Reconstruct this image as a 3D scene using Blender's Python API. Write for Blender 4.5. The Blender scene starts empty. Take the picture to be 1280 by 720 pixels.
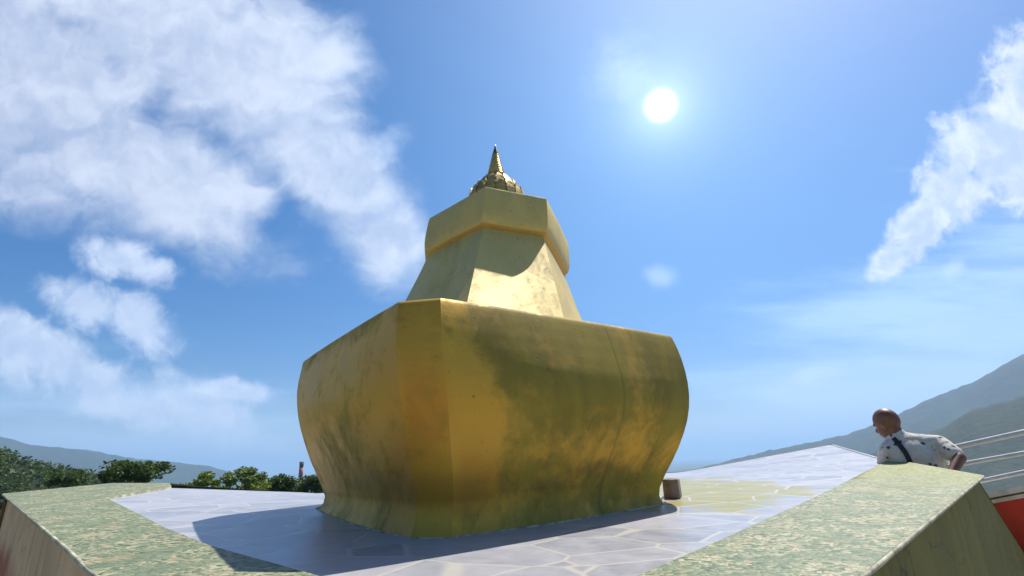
import bpy, bmesh, math, random
import numpy as np
from mathutils import Vector, Matrix, noise
from mathutils.geometry import delaunay_2d_cdt
random.seed(7); rng = np.random.default_rng(7)
R_ = math.radians
SC = bpy.context.scene
COL = SC.collection

# ------------------------------------------------------------------ camera
CAM_Z = 1.40; PITCH = 18.5; ROLL = 2.0; FPX = 653.0
p, r = R_(PITCH), R_(ROLL)
F = np.array([0, math.cos(p), math.sin(p)]); R0 = np.array([1.0, 0, 0]); U0 = np.cross(R0, F)
RX = math.cos(r)*R0 - math.sin(r)*U0; UX = math.sin(r)*R0 + math.cos(r)*U0
cam_d = bpy.data.cameras.new("camera"); cam = bpy.data.objects.new("camera", cam_d); COL.objects.link(cam)
cam.matrix_world = Matrix(((RX[0], UX[0], -F[0], 0), (RX[1], UX[1], -F[1], 0), (RX[2], UX[2], -F[2], CAM_Z), (0, 0, 0, 1)))
cam_d.sensor_width = 36; cam_d.lens = 36*FPX/1280; cam_d.clip_start = 0.02; cam_d.clip_end = 60000
SC.camera = cam
SC.render.engine = 'CYCLES'
SC.cycles.use_denoising = True
SC.cycles.volume_bounces = 2
SC.cycles.max_bounces = 8
SC.view_settings.view_transform = 'Standard'; SC.view_settings.look = 'None'
SC.view_settings.exposure = 0.4; SC.view_settings.gamma = 1.0; SC.view_settings.use_curve_mapping = False

# ------------------------------------------------------------------ sun and sky
SUN_EL, SUN_AZ = 60.0, 42.0          # azimuth clockwise from +Y
sd = Vector((math.sin(R_(SUN_AZ))*math.cos(R_(SUN_EL)), math.cos(R_(SUN_AZ))*math.cos(R_(SUN_EL)), math.sin(R_(SUN_EL))))
sun_l = bpy.data.lights.new("sun", 'SUN'); sun_l.energy = 5.0; sun_l.angle = R_(0.53); sun_l.color = (1.0, 0.95, 0.86)
sun = bpy.data.objects.new("sun", sun_l); COL.objects.link(sun)
sun.rotation_euler = sd.to_track_quat('Z', 'Y').to_euler()


def px_dir(x, y):
    d = F + (x-640)/FPX*RX + (360-y)/FPX*UX
    return d/np.linalg.norm(d)


class NT:
    """small node-tree writer"""
    def __init__(s, nt): s.t = nt; s.n = nt.nodes; s.l = nt.links
    def _set(s, sock, v):
        if isinstance(v, bpy.types.NodeSocket): s.l.new(v, sock)
        elif v is not None: sock.default_value = v
    def math(s, op, a, b=None, c=None, clamp=False):
        n = s.n.new('ShaderNodeMath'); n.operation = op; n.use_clamp = clamp
        for i, v in enumerate((a, b, c)):
            if v is not None: s._set(n.inputs[i], v)
        return n.outputs[0]
    def vec(s, op, a, b=None, out=0, scale=None):
        n = s.n.new('ShaderNodeVectorMath'); n.operation = op
        s._set(n.inputs[0], a)
        if b is not None: s._set(n.inputs[1], b)
        if scale is not None: s._set(n.inputs['Scale'], scale)
        return n.outputs[out]
    def mapping(s, v, loc=(0, 0, 0), rot=(0, 0, 0), sc=(1, 1, 1), kind='POINT'):
        n = s.n.new('ShaderNodeMapping'); n.vector_type = kind
        s._set(n.inputs['Vector'], v); n.inputs['Location'].default_value = loc
        n.inputs['Rotation'].default_value = rot; n.inputs['Scale'].default_value = sc
        return n.outputs[0]
    def noise(s, v, scale, detail=4, rough=0.55, dist=0.0, out=0):
        n = s.n.new('ShaderNodeTexNoise'); s._set(n.inputs['Vector'], v)
        n.inputs['Scale'].default_value = scale; n.inputs['Detail'].default_value = detail
        n.inputs['Roughness'].default_value = rough; n.inputs['Distortion'].default_value = dist
        return n.outputs[out]
    def voro(s, v, scale, feature='F1', out=0, rand=1.0):
        n = s.n.new('ShaderNodeTexVoronoi'); n.feature = feature; s._set(n.inputs['Vector'], v)
        n.inputs['Scale'].default_value = scale; n.inputs['Randomness'].default_value = rand
        return n.outputs[out]
    def smooth(s, v, lo, hi, a=0.0, b=1.0):
        n = s.n.new('ShaderNodeMapRange'); n.interpolation_type = 'SMOOTHSTEP'
        s._set(n.inputs[0], v)
        for i, x in enumerate((lo, hi, a, b)): s._set(n.inputs[1+i], x)
        return n.outputs[0]
    def mix(s, f, a, b, blend='MIX'):
        n = s.n.new('ShaderNodeMix'); n.data_type = 'RGBA'; n.blend_type = blend; n.clamp_factor = True
        s._set(n.inputs[0], f)
        for i, v in ((6, a), (7, b)):
            if isinstance(v, (tuple, list)) and len(v) == 3: v = (*v, 1)
            s._set(n.inputs[i], v)
        return n.outputs[2]
    def ramp(s, f, stops):
        n = s.n.new('ShaderNodeValToRGB'); s._set(n.inputs[0], f); e = n.color_ramp.elements
        while len(e) < len(stops): e.new(0.5)
        for k, (pos, c) in zip(e, stops): k.position = pos; k.color = (*c, 1)
        return n.outputs[0]
    def bump(s, h, strength=0.3, dist=0.01, normal=None):
        n = s.n.new('ShaderNodeBump'); n.inputs['Strength'].default_value = strength; n.inputs['Distance'].default_value = dist
        s._set(n.inputs['Height'], h)
        if normal is not None: s._set(n.inputs['Normal'], normal)
        return n.outputs[0]
    def attr(s, name, out=2):
        n = s.n.new('ShaderNodeAttribute'); n.attribute_name = name; return n.outputs[out]
    def coord(s, out='Object'): return s.n.new('ShaderNodeTexCoord').outputs[out]
    def uv(s, name):
        n = s.n.new('ShaderNodeUVMap'); n.uv_map = name; return n.outputs[0]


def make_world():
    w = bpy.data.worlds.new("World"); SC.world = w; w.use_nodes = True
    t = NT(w.node_tree); t.n.clear()
    out = t.n.new('ShaderNodeOutputWorld'); bg = t.n.new('ShaderNodeBackground'); t.l.new(bg.outputs[0], out.inputs[0])
    sky = t.n.new('ShaderNodeTexSky'); sky.sky_type = 'NISHITA'; sky.sun_disc = False
    sky.sun_elevation = R_(SUN_EL); sky.sun_rotation = R_(SUN_AZ)
    sky.altitude = 300; sky.air_density = 1.0; sky.dust_density = 1.2; sky.ozone_density = 2.0
    d = t.coord('Generated')
    dn = t.vec('NORMALIZE', d)
    dF = t.math('MAXIMUM', t.vec('DOT_PRODUCT', dn, tuple(F), out=1), 0.08)
    q = t.vec('SCALE', dn, scale=t.math('DIVIDE', 1.0, dF))
    cmb = t.n.new('ShaderNodeCombineXYZ')
    # plane coordinates on a fixed plane of the sky dome, 1 unit = 100 / 653 of the dome radius
    t.l.new(t.math('MULTIPLY_ADD', t.vec('DOT_PRODUCT', q, tuple(RX), out=1), FPX/100, 6.4), cmb.inputs[0])
    t.l.new(t.math('MULTIPLY_ADD', t.vec('DOT_PRODUCT', q, tuple(UX), out=1), -FPX/100, 3.6), cmb.inputs[1])
    P = cmb.outputs[0]

    def field(ells):
        acc = None
        for (cx, cy, rx, ry, rot) in ells:
            m = t.mapping(P, (cx/100, cy/100, 0), (0, 0, R_(rot)), (rx/100, ry/100, 1), 'TEXTURE')
            v = t.math('SUBTRACT', 1.0, t.vec('LENGTH', m, out=1))
            acc = v if acc is None else t.math('SMOOTH_MAX', acc, v, 0.25)
        return acc
    big = field([(-20, 90, 330, 210, 20), (200, 30, 210, 150, 30), (320, 95, 150, 120, 50), (415, 205, 180, 80, 55),
                 (488, 300, 60, 62, 60), (205, 220, 210, 90, 28)])
    hole = field([(210, 95, 34, 95, 22), (352, 262, 34, 62, 30), (30, 320, 110, 26, 15)])
    low = field([(95, 378, 70, 38, 20), (175, 408, 60, 40, 35), (35, 440, 150, 52, 25), (130, 488, 130, 38, 28),
                 (262, 524, 110, 56, 25), (155, 325, 85, 30, 10), (285, 488, 66, 18, 10), (255, 522, 60, 34, 25), (300, 548, 50, 24, 25), (40, 425, 90, 34, 25), (120, 470, 70, 26, 28)])
    cum = field([(1295, 100, 70, 82, 0), (1245, 188, 82, 76, 0), (1192, 240, 58, 54, 0), (1150, 284, 56, 36, -48),
                 (1112, 326, 36, 26, -40), (1300, 225, 70, 50, 0)])
    wisp = field([(1190, 338, 44, 20, -45), (826, 348, 36, 20, 10), (775, 85, 60, 80, 0), (485, 185, 40, 50, 40), (1010, 470, 90, 24, -20)])
    veil = field([(1230, 470, 600, 270, -22), (1000, 590, 560, 100, -8), (150, 570, 560, 130, 8)])
    Pw = t.vec('ADD', P, t.vec('SCALE', t.vec('SUBTRACT', t.noise(P, 1.1, 4, 0.55, out=1), (0.5, 0.5, 0.5)), scale=0.9))
    nA = t.noise(t.mapping(Pw, rot=(0, 0, R_(-38)), sc=(0.30, 1.05, 1)), 1.0, 5, 0.5)
    nB = t.noise(Pw, 2.0, 7, 0.54)
    nC = t.noise(Pw, 5.0, 7, 0.62)
    nS = t.noise(t.mapping(P, rot=(0, 0, R_(28)), sc=(0.25, 1.6, 1)), 1.0, 6, 0.6)
    dbig = t.math('ADD', t.math('MULTIPLY', big, 1.15), t.math('MULTIPLY_ADD', nA, 1.5, -0.75))
    dbig = t.math('ADD', dbig, t.math('MULTIPLY_ADD', nB, 0.30, -0.06))
    dbig = t.math('SUBTRACT', dbig, t.math('MULTIPLY', t.smooth(hole, 0.0, 1.0), 0.30))
    abig = t.math('MULTIPLY', t.smooth(dbig, -0.05, 0.70), 0.93)
    dlow = t.math('ADD', t.math('MULTIPLY', low, 1.2), t.math('ADD', t.math('MULTIPLY_ADD', nB, 1.9, -0.88), t.math('MULTIPLY_ADD', nA, 0.9, -0.42)))
    alow = t.math('MULTIPLY', t.smooth(dlow, 0.0, 0.85), 0.82)
    dcum = t.math('ADD', t.math('ADD', cum, t.math('MULTIPLY_ADD', nB, 1.1, -0.55)), t.math('MULTIPLY_ADD', nC, 0.7, -0.35))
    acum = t.math('MULTIPLY', t.smooth(dcum, -0.06, 0.52), 0.92)
    awis = t.math('MULTIPLY', t.smooth(t.math('ADD', wisp, t.math('MULTIPLY_ADD', nB, 1.4, -0.75)), 0.1, 1.1), 0.30)
    avei = t.math('MULTIPLY', t.smooth(t.math('ADD', veil, t.math('MULTIPLY_ADD', nS, 2.2, -1.12)), 0.0, 1.0), 0.66)
    # side light on the clouds: the noise against the same noise a step towards the sun
    nB2 = t.noise(t.vec('ADD', Pw, (0.10, -0.16, 0)), 2.0, 5, 0.55)
    emb = t.math('MULTIPLY_ADD', t.math('SUBTRACT', nB, nB2), 1.5, 0.5, clamp=True)
    STR = 0.10
    k = 1/STR
    base = t.mix(1.0, sky.outputs[0], (*SKY_TINT, 1), 'MULTIPLY')
    hsv = t.n.new('ShaderNodeHueSaturation'); hsv.inputs['Saturation'].default_value = SKY_SAT; hsv.inputs['Value'].default_value = SKY_VAL
    t.l.new(base, hsv.inputs['Color']); base = hsv.outputs[0]
    c = t.mix(avei, base, (0.50*k, 0.67*k, 0.90*k))
    white = (0.58*k, 0.62*k, 0.73*k); grey = (0.34*k, 0.40*k, 0.56*k)
    c = t.mix(abig, c, t.mix(t.smooth(t.math('ADD', t.math('MULTIPLY', emb, 0.45), t.math('MULTIPLY', nA, 1.0)), 0.45, 1.0), grey, white))
    c = t.mix(alow, c, t.mix(emb, (0.38*k, 0.47*k, 0.67*k), (0.72*k, 0.77*k, 0.87*k)))
    c = t.mix(acum, c, t.mix(t.smooth(t.math('ADD', emb, t.math('MULTIPLY', t.smooth(dcum, 0.2, 0.9), -0.35)), 0.05, 0.7), (0.42*k, 0.48*k, 0.63*k), (0.68*k, 0.70*k, 0.76*k)))
    c = t.mix(awis, c, (0.75*k, 0.82*k, 0.95*k))
    # the sun's glare through the thin cloud
    S = tuple(px_dir(826, 132))
    ang = t.math('ARCCOSINE', t.math('MINIMUM', t.vec('DOT_PRODUCT', dn, S, out=1), 0.999999))
    deg = t.math('MULTIPLY', ang, 180/math.pi)
    g1 = t.smooth(deg, 0.25, 1.95, 1.0, 0.0)
    g2 = t.math('POWER', t.math('EXPONENT', t.math('MULTIPLY', deg, -0.42)), 1.0)
    g3 = t.math('EXPONENT', t.math('MULTIPLY', deg, -0.042))
    c = t.mix(1.0, c, t.vec('SCALE', (1.0, 1.0, 0.97), scale=t.math('MULTIPLY', g1, 1.6*k)), 'ADD')
    c = t.mix(1.0, c, t.vec('SCALE', (0.92, 0.96, 1.0), scale=t.math('MULTIPLY', g2, 0.55*k)), 'ADD')
    c = t.mix(1.0, c, t.vec('SCALE', (0.45, 0.76, 1.0), scale=t.math('MULTIPLY', g3, 0.42*k)), 'ADD')
    t.l.new(c, bg.inputs[0]); bg.inputs[1].default_value = STR


SKY_TINT = (0.95, 0.96, 1.08); SKY_SAT = 1.46; SKY_VAL = 0.74
make_world()

HAZE_DENSITY = 1.7e-4

# ------------------------------------------------------------------ helpers
H = 0.36                              # eye height above the platform top
SLOPE = 0.05
EYE = np.array([0, 0, CAM_Z])


def at(x, y, dist):
    """the point seen in direction (x, y) of the 1280x720 photograph, dist metres away over the ground"""
    d = px_dir(x, y); k = dist/math.hypot(d[0], d[1]); return EYE + d*k


def mesh_obj(name, verts, faces, mat=None, parent=None, smooth=False):
    me = bpy.data.meshes.new(name); me.from_pydata([tuple(map(float, v)) for v in verts], [], [tuple(f) for f in faces]); me.update()
    o = bpy.data.objects.new(name, me); COL.objects.link(o)
    if mat: me.materials.append(mat)
    if parent: o.parent = parent
    if smooth:
        me.polygons.foreach_set('use_smooth', [True]*len(me.polygons))
    return o


def bm_obj(name, bm, mat=None, parent=None, smooth=False):
    me = bpy.data.meshes.new(name); bm.normal_update(); bm.to_mesh(me); bm.free()
    o = bpy.data.objects.new(name, me); COL.objects.link(o)
    if mat: me.materials.append(mat)
    if parent: o.parent = parent
    if smooth: me.polygons.foreach_set('use_smooth', [True]*len(me.polygons))
    return o


def empty(name, loc=(0, 0, 0)):
    o = bpy.data.objects.new(name, None); COL.objects.link(o); o.location = loc; o.empty_display_size = 0.1; return o


def tag(o, label=None, cat=None, group=None, kind=None):
    for k, v in (('label', label), ('category', cat), ('group', group), ('kind', kind)):
        if v: o[k] = v
    return o


def local(verts, root):
    l = np.array(root.location); return [np.asarray(v, float)-l for v in verts]


def material(name, fn):
    m = bpy.data.materials.new(name); m.use_nodes = True
    t = NT(m.node_tree); b = t.n['Principled BSDF']; fn(t, b); return m


def flat(name, col, rough=0.6, metal=0.0, var=0.25, scale=6.0, bump=0.0, spec=0.5):
    def fn(t, b):
        o = t.coord('Object'); n = t.noise(o, scale, 6, 0.6)
        lo = tuple(c*(1-var) for c in col); hi = tuple(min(1, c*(1+var)) for c in col)
        t.l.new(t.mix(t.smooth(n, 0.3, 0.7), lo, hi), b.inputs['Base Color'])
        b.inputs['Roughness'].default_value = rough; b.inputs['Metallic'].default_value = metal
        b.inputs['Specular IOR Level'].default_value = spec
        if bump: t.l.new(t.bump(n, bump, 0.02), b.inputs['Normal'])
    return material(name, fn)


def tube(verts, faces, pts, rad, seg=8, cap=True):
    """add a tube along pts to a vertex / face list"""
    pts = [np.asarray(q, float) for q in pts]; n0 = len(verts); rads = rad if isinstance(rad, (list, tuple)) else [rad]*len(pts)
    for i, q in enumerate(pts):
        d = pts[min(i+1, len(pts)-1)]-pts[max(i-1, 0)]; d /= np.linalg.norm(d)
        a = np.cross(d, (0, 0, 1.0) if abs(d[2]) < 0.9 else (1.0, 0, 0)); a /= np.linalg.norm(a); b = np.cross(d, a)
        for k in range(seg):
            w = 2*math.pi*k/seg; verts.append(q+rads[i]*(math.cos(w)*a+math.sin(w)*b))
    for i in range(len(pts)-1):
        for k in range(seg):
            faces.append((n0+i*seg+k, n0+i*seg+(k+1) % seg, n0+(i+1)*seg+(k+1) % seg, n0+(i+1)*seg+k))
    if cap:
        faces.append(tuple(n0+k for k in range(seg))[::-1]); faces.append(tuple(n0+(len(pts)-1)*seg+k for k in range(seg)))


def box_bm(bm, c, s, rotz=0.0, bevel=0.0):
    g = bmesh.ops.create_cube(bm, size=1.0)['verts']
    bmesh.ops.scale(bm, vec=s, verts=g)
    if bevel:
        es = list({e for v in g for e in v.link_edges})
        rr = bmesh.ops.bevel(bm, geom=es, offset=bevel, segments=2, affect='EDGES', profile=0.6); g = list({v for f in rr['faces'] for v in f.verts} | {v for v in g if v.is_valid})
    bmesh.ops.rotate(bm, verts=g, cent=(0, 0, 0), matrix=Matrix.Rotation(rotz, 3, 'Z'))
    bmesh.ops.translate(bm, vec=c, verts=g)
    return g

# ------------------------------------------------------------------ materials


SEAMS = (4.53,)


def gold_fn(fresh, old, orange, rough=0.42, metal=0.55):
    def fn(t, b):
        uv = t.uv('UVMap'); ol = t.attr('olive'); orr = t.attr('orange')
        streak = t.noise(t.mapping(uv, sc=(4.0, 1.1, 1)), 1.6, 8, 0.62, 0.5)
        blot = t.noise(t.mapping(uv, sc=(1.3, 1, 1)), 3.2, 8, 0.66, 0.4)
        fine = t.noise(t.mapping(uv, sc=(60, 14, 1)), 3.0, 4, 0.6)
        m = t.math('ADD', ol, t.math('MULTIPLY_ADD', streak, 0.55, -0.275)); dab = t.noise(t.mapping(uv, sc=(1.4, 1, 1)), 11.0, 6, 0.7, 0.6)
        m = t.math('ADD', m, t.math('MULTIPLY_ADD', blot, 1.7, -0.85)); m = t.math('ADD', m, t.math('MULTIPLY_ADD', dab, 1.1, -0.55))
        mask = t.smooth(m, 0.14, 0.88)
        g = t.mix(t.smooth(blot, 0.35, 0.7), tuple(c*0.8 for c in fresh), fresh)
        g = t.mix(t.math('MULTIPLY', t.smooth(t.math('ADD', orr, t.math('MULTIPLY_ADD', blot, 1.0, -0.5)), 0.3, 0.9), 0.85), g, orange)
        c = t.mix(t.math('MULTIPLY', mask, 0.92), g, t.mix(t.smooth(streak, 0.35, 0.65), old, tuple(x*1.5 for x in old)))
        c = t.mix(t.math('MULTIPLY', t.smooth(fine, 0.52, 0.75), 0.35), c, tuple(x*0.45 for x in fresh))
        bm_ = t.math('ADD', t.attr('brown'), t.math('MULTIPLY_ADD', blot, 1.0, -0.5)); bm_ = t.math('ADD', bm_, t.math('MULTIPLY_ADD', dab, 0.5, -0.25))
        c = t.mix(t.math('MULTIPLY', t.smooth(bm_, 0.25, 1.05), 0.45), c, (0.125, 0.065, 0.014))  # underside shade and tarnish of the bowl, laid into the colour
        su = t.n.new('ShaderNodeSeparateXYZ'); t.l.new(uv, su.inputs[0])
        seam = None
        for u0 in SEAMS:
            w_ = t.math('ABSOLUTE', t.math('SUBTRACT', t.math('ADD', su.outputs[0], t.math('MULTIPLY_ADD', blot, 0.008, -0.004)), u0)); w_ = t.smooth(w_, 0.001, 0.012, 1.0, 0.0)
            seam = w_ if seam is None else t.math('MAXIMUM', seam, w_)
        chip = t.voro(t.vec('ADD', t.mapping(uv, sc=(1.2, 1, 1)), t.vec('SCALE', t.noise(uv, 20, 3, 0.6, out=1), scale=0.03)), 26, 'F1', 0)
        cm_ = t.math('MULTIPLY', t.smooth(chip, 0.10, 0.20, 1.0, 0.0), t.smooth(dab, 0.52, 0.60))
        c = t.mix(t.math('MULTIPLY', cm_, 0.55), c, tuple(x*0.35+0.02 for x in old))
        if seam is not None: c = t.mix(t.math('MULTIPLY', seam, 0.30), c, tuple(x*0.5 for x in old))
        scr = t.noise(t.mapping(uv, sc=(3.0, 40, 1)), 2.0, 3, 0.6)
        c = t.mix(t.math('MULTIPLY', t.smooth(scr, 0.66, 0.78), 0.25), c, tuple(x*1.35 for x in fresh))
        t.l.new(c, b.inputs['Base Color'])
        t.l.new(t.math('ADD', t.math('MULTIPLY', mask, 0.22), t.math('MULTIPLY_ADD', blot, 0.2, rough-0.1)), b.inputs['Roughness'])
        t.l.new(t.math('MULTIPLY_ADD', mask, -0.35, metal), b.inputs['Metallic'])
        h = t.math('ADD', t.math('MULTIPLY', blot, 1.0), t.math('MULTIPLY', fine, 0.12)); h = t.math('SUBTRACT', h, t.math('MULTIPLY', cm_, 0.3))
        if seam is not None: h = t.math('SUBTRACT', h, t.math('MULTIPLY', seam, 0.2))
        big = t.noise(t.mapping(uv, sc=(1, 1, 1)), 1.4, 2, 0.5)
        nb = t.bump(big, 0.12, 0.03)
        t.l.new(t.bump(h, 0.22, 0.01, nb), b.inputs['Normal'])
    return fn


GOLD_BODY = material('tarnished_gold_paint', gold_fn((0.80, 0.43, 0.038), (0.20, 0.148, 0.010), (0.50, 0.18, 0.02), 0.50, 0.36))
GOLD_TIER = material('pale_gold_paint', gold_fn((0.74, 0.55, 0.16), (0.44, 0.31, 0.085), (0.46, 0.24, 0.05), 0.5, 0.22))
BRONZE = flat('old_gilding', (0.44, 0.31, 0.085), 0.5, 0.35, 0.35, 16, 0.3)
SPIRE_GOLD = flat('spire_gold', (0.42, 0.33, 0.12), 0.38, 0.6, 0.35, 30, 0.2)


def mosaic_fn(t, b):
    o = t.coord('Object')
    s1 = t.noise(t.mapping(o, sc=(1, 1, 0)), 3.0, 5, 0.6)
    w = t.vec('ADD', o, t.vec('SCALE', t.noise(o, 14, 3, 0.5, out=1), scale=0.03))
    st = t.mapping(w, rot=(0, 0, R_(6)), sc=(0.85, 1.05, 0))
    cells = t.voro(st, 74, 'F1', 1); dist = t.voro(st, 74, 'F1', 0)
    edge = t.voro(st, 74, 'DISTANCE_TO_EDGE', 0)
    sep = t.n.new('ShaderNodeSeparateColor'); t.l.new(cells, sep.inputs[0])
    c = t.ramp(sep.outputs[0], [(0.0, (0.045, 0.075, 0.03)), (0.2, (0.10, 0.145, 0.07)), (0.4, (0.18, 0.225, 0.115)), (0.62, (0.30, 0.305, 0.17)), (0.85, (0.44, 0.40, 0.25)), (1.0, (0.38, 0.26, 0.15))])
    big = t.noise(t.mapping(o, sc=(1, 1, 0)), 5.5, 5, 0.65)
    c = t.mix(t.math('MULTIPLY', t.smooth(big, 0.44, 0.60), 0.75), c, t.mix(sep.outputs[1], (0.065, 0.11, 0.05), (0.17, 0.225, 0.12)))
    warm = t.noise(t.mapping(o, loc=(3, 1, 0), sc=(1, 1, 0)), 4.2, 4, 0.6)
    c = t.mix(t.math('MULTIPLY', t.smooth(warm, 0.55, 0.72), 0.5), c, (0.38, 0.28, 0.15))
    sx = t.n.new('ShaderNodeSeparateXYZ'); t.l.new(o, sx.inputs[0])
    lich = t.smooth(t.math('ADD', sx.outputs[0], t.math('MULTIPLY_ADD', s1, 2.6, -1.3)), 1.75, 2.7)
    c = t.mix(t.math('MULTIPLY', lich, 0.75), c, t.mix(sep.outputs[2], (0.15, 0.17, 0.035), (0.36, 0.36, 0.13)))
    c = t.mix(t.smooth(edge, 0.0, 0.07, 0.75, 0.0), c, (0.09, 0.10, 0.05))
    t.l.new(c, b.inputs['Base Color']); b.inputs['Roughness'].default_value = 0.62
    t.l.new(t.bump(t.math('SUBTRACT', t.math('MULTIPLY', big, 0.5), dist), 0.5, 0.006), b.inputs['Normal'])


MOSAIC = material('pebble_mosaic', mosaic_fn)


def paving_fn(t, b):
    o = t.coord('Object')
    w = t.vec('ADD', o, t.vec('SCALE', t.noise(o, 3.0, 3, 0.5, out=1), scale=0.04))
    v = t.mapping(w, rot=(0, 0, R_(40)), sc=(1, 1.5, 0))
    edge = t.voro(v, 3.0, 'DISTANCE_TO_EDGE', 0, 0.72); cells = t.voro(v, 3.0, 'F1', 1, 0.72)
    sep = t.n.new('ShaderNodeSeparateColor'); t.l.new(cells, sep.inputs[0])
    n = t.noise(o, 9, 7, 0.65); n2 = t.noise(t.mapping(o, rot=(0, 0, R_(40)), sc=(1, 4, 1)), 5, 6, 0.6)
    c = t.ramp(sep.outputs[0], [(0.0, (0.25, 0.26, 0.29)), (0.4, (0.33, 0.33, 0.36)), (0.75, (0.39, 0.38, 0.40)), (1.0, (0.29, 0.30, 0.33))])
    c = t.mix(t.math('MULTIPLY', t.smooth(n, 0.35, 0.7), 0.45), c, (0.46, 0.45, 0.47))
    c = t.mix(t.math('MULTIPLY', t.smooth(n2, 0.52, 0.75), 0.35), c, (0.19, 0.18, 0.18))
    sx = t.n.new('ShaderNodeSeparateXYZ'); t.l.new(o, sx.inputs[0])
    big = t.noise(t.mapping(o, sc=(1, 1, 0)), 1.6, 5, 0.6)
    # yellow lichen in patches over the stones right of and behind the stupa foot
    lp = t.vec('LENGTH', t.vec('MULTIPLY', t.vec("SUBTRACT", o, (1.22, 3.05, 0)), (1.15, 0.50, 0.0)), out=1)
    lich = t.math('ADD', t.smooth(lp, 0.15, 1.05, 1.0, 0.0), t.math('MULTIPLY_ADD', big, 1.5, -0.75))
    lich = t.math('ADD', lich, t.math('MULTIPLY_ADD', n, 0.9, -0.45)); lich = t.math('ADD', lich, t.math('MULTIPLY_ADD', sep.outputs[1], 0.5, -0.25))
    lich = t.math('MULTIPLY', t.smooth(lich, 0.35, 0.75), t.smooth(lp, 0.9, 1.4, 1.0, 0.0))
    c = t.mix(t.math('MULTIPLY', lich, 0.95), c, t.mix(n2, (0.20, 0.17, 0.018), (0.44, 0.375, 0.055)))
    joint = t.smooth(t.math('ADD', edge, t.math('MULTIPLY_ADD', n, 0.03, -0.015)), 0.006, 0.030, 0.85, 0.0)
    c = t.mix(joint, c, (0.50, 0.47, 0.41))
    t.l.new(c, b.inputs['Base Color'])
    t.l.new(t.math('MULTIPLY_ADD', n, 0.25, 0.22), b.inputs['Roughness'])
    b.inputs['Specular IOR Level'].default_value = 0.7
    t.l.new(t.bump(t.math('ADD', t.smooth(edge, 0.0, 0.035), t.math('MULTIPLY', n, 0.35)), 0.22, 0.006), b.inputs['Normal'])


PAVING = material('flagstone_paving', paving_fn)


def plaster_fn(base, dark, red=None):
    def fn(t, b):
        o = t.coord('Object')
        n = t.noise(o, 2.2, 7, 0.62); run = t.noise(t.mapping(o, sc=(5, 5, 0.5)), 2.2, 6, 0.6)
        fine = t.noise(o, 40, 5, 0.6)
        c = t.mix(t.smooth(n, 0.35, 0.68), tuple(x*0.75 for x in base), base)
        c = t.mix(t.math('MULTIPLY', t.smooth(run, 0.5, 0.72), 0.7), c, dark)
        w = t.vec('ADD', o, t.vec('SCALE', t.noise(o, 3.0, 5, 0.6, out=1), scale=0.45))
        crack = t.voro(w, 1.3, 'DISTANCE_TO_EDGE', 0)
        c = t.mix(t.smooth(t.math('ADD', crack, t.math('MULTIPLY_ADD', n, 0.03, -0.012)), 0.002, 0.012, 0.7, 0.0), c, tuple(x*0.45 for x in dark))
        if red:
            sx = t.n.new('ShaderNodeSeparateXYZ'); t.l.new(o, sx.inputs[0])
            m = t.smooth(t.math('ADD', sx.outputs[0], t.math('MULTIPLY_ADD', n, 1.2, -0.6)), red[1], red[2])
            c = t.mix(t.math('MULTIPLY', m, t.smooth(t.math('ADD', sx.outputs[2], t.math('MULTIPLY_ADD', n, 0.3, -0.15)), 1.02, 0.88)), c, red[0])
        t.l.new(c, b.inputs['Base Color']); b.inputs['Roughness'].default_value = 0.85
        t.l.new(t.bump(t.math('ADD', n, t.math('MULTIPLY', fine, 0.3)), 0.4, 0.01), b.inputs['Normal'])
    return fn


WALL_LEFT = material('tan_plaster', plaster_fn((0.62, 0.43, 0.22), (0.36, 0.24, 0.11), ((0.30, 0.09, 0.04), -2.6, -3.4)))
WALL_RIGHT = material('olive_plaster', plaster_fn((0.20, 0.17, 0.03), (0.10, 0.095, 0.015)))  # dark olive plaster for the right and rear walls
EDGE_CEMENT = flat('edge_cement', (0.40, 0.38, 0.26), 0.85, 0, 0.45, 12, 0.4)
STONE_DARK = flat('grey_stone', (0.20, 0.17, 0.14), 0.8, 0, 0.4, 16, 0.4)
CONCRETE = flat('terrace_concrete', (0.33, 0.31, 0.28), 0.9, 0, 0.3, 1.4, 0.3)
RAIL_WHITE = flat('white_enamel', (0.52, 0.52, 0.51), 0.35, 0, 0.12, 9)
RED_PAINT = flat('red_paint', (0.50, 0.025, 0.02), 0.5, 0, 0.25, 3, 0.1)
COPING = flat('coping_stone', (0.62, 0.57, 0.48), 0.8, 0, 0.2, 7, 0.2)

# ------------------------------------------------------------------ platform top surface


def plane_pt(x, y):
    d = px_dir(x, y); k = H/(-(d[2]-SLOPE*d[1])); return d*k + EYE


def plane_z(x, y): return CAM_Z - H + SLOPE*y


# rim of the platform (corners), the two near sides meet in front of the camera
pL = at(3, 620, 6.0); pLf = at(140, 606, 7.2); pLb = at(212, 606, 6.6); pBk = at(400, 616.5, 5.7); pF8 = at(850, 590, 6.0); pR2 = at(1040, 555, 7.3); pR = at(1230, 598, 4.45); pRm = at(1115, 576.5, 5.45)
pLn = plane_pt(110, 720); pRn = plane_pt(1090, 720)


def isect(a, b, c, d):
    a, b, c, d = [np.asarray(q[:2]) for q in (a, b, c, d)]
    m = np.array([b-a, -(d-c)]).T; s = np.linalg.solve(m, c-a); return a+(b-a)*s[0]


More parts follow.
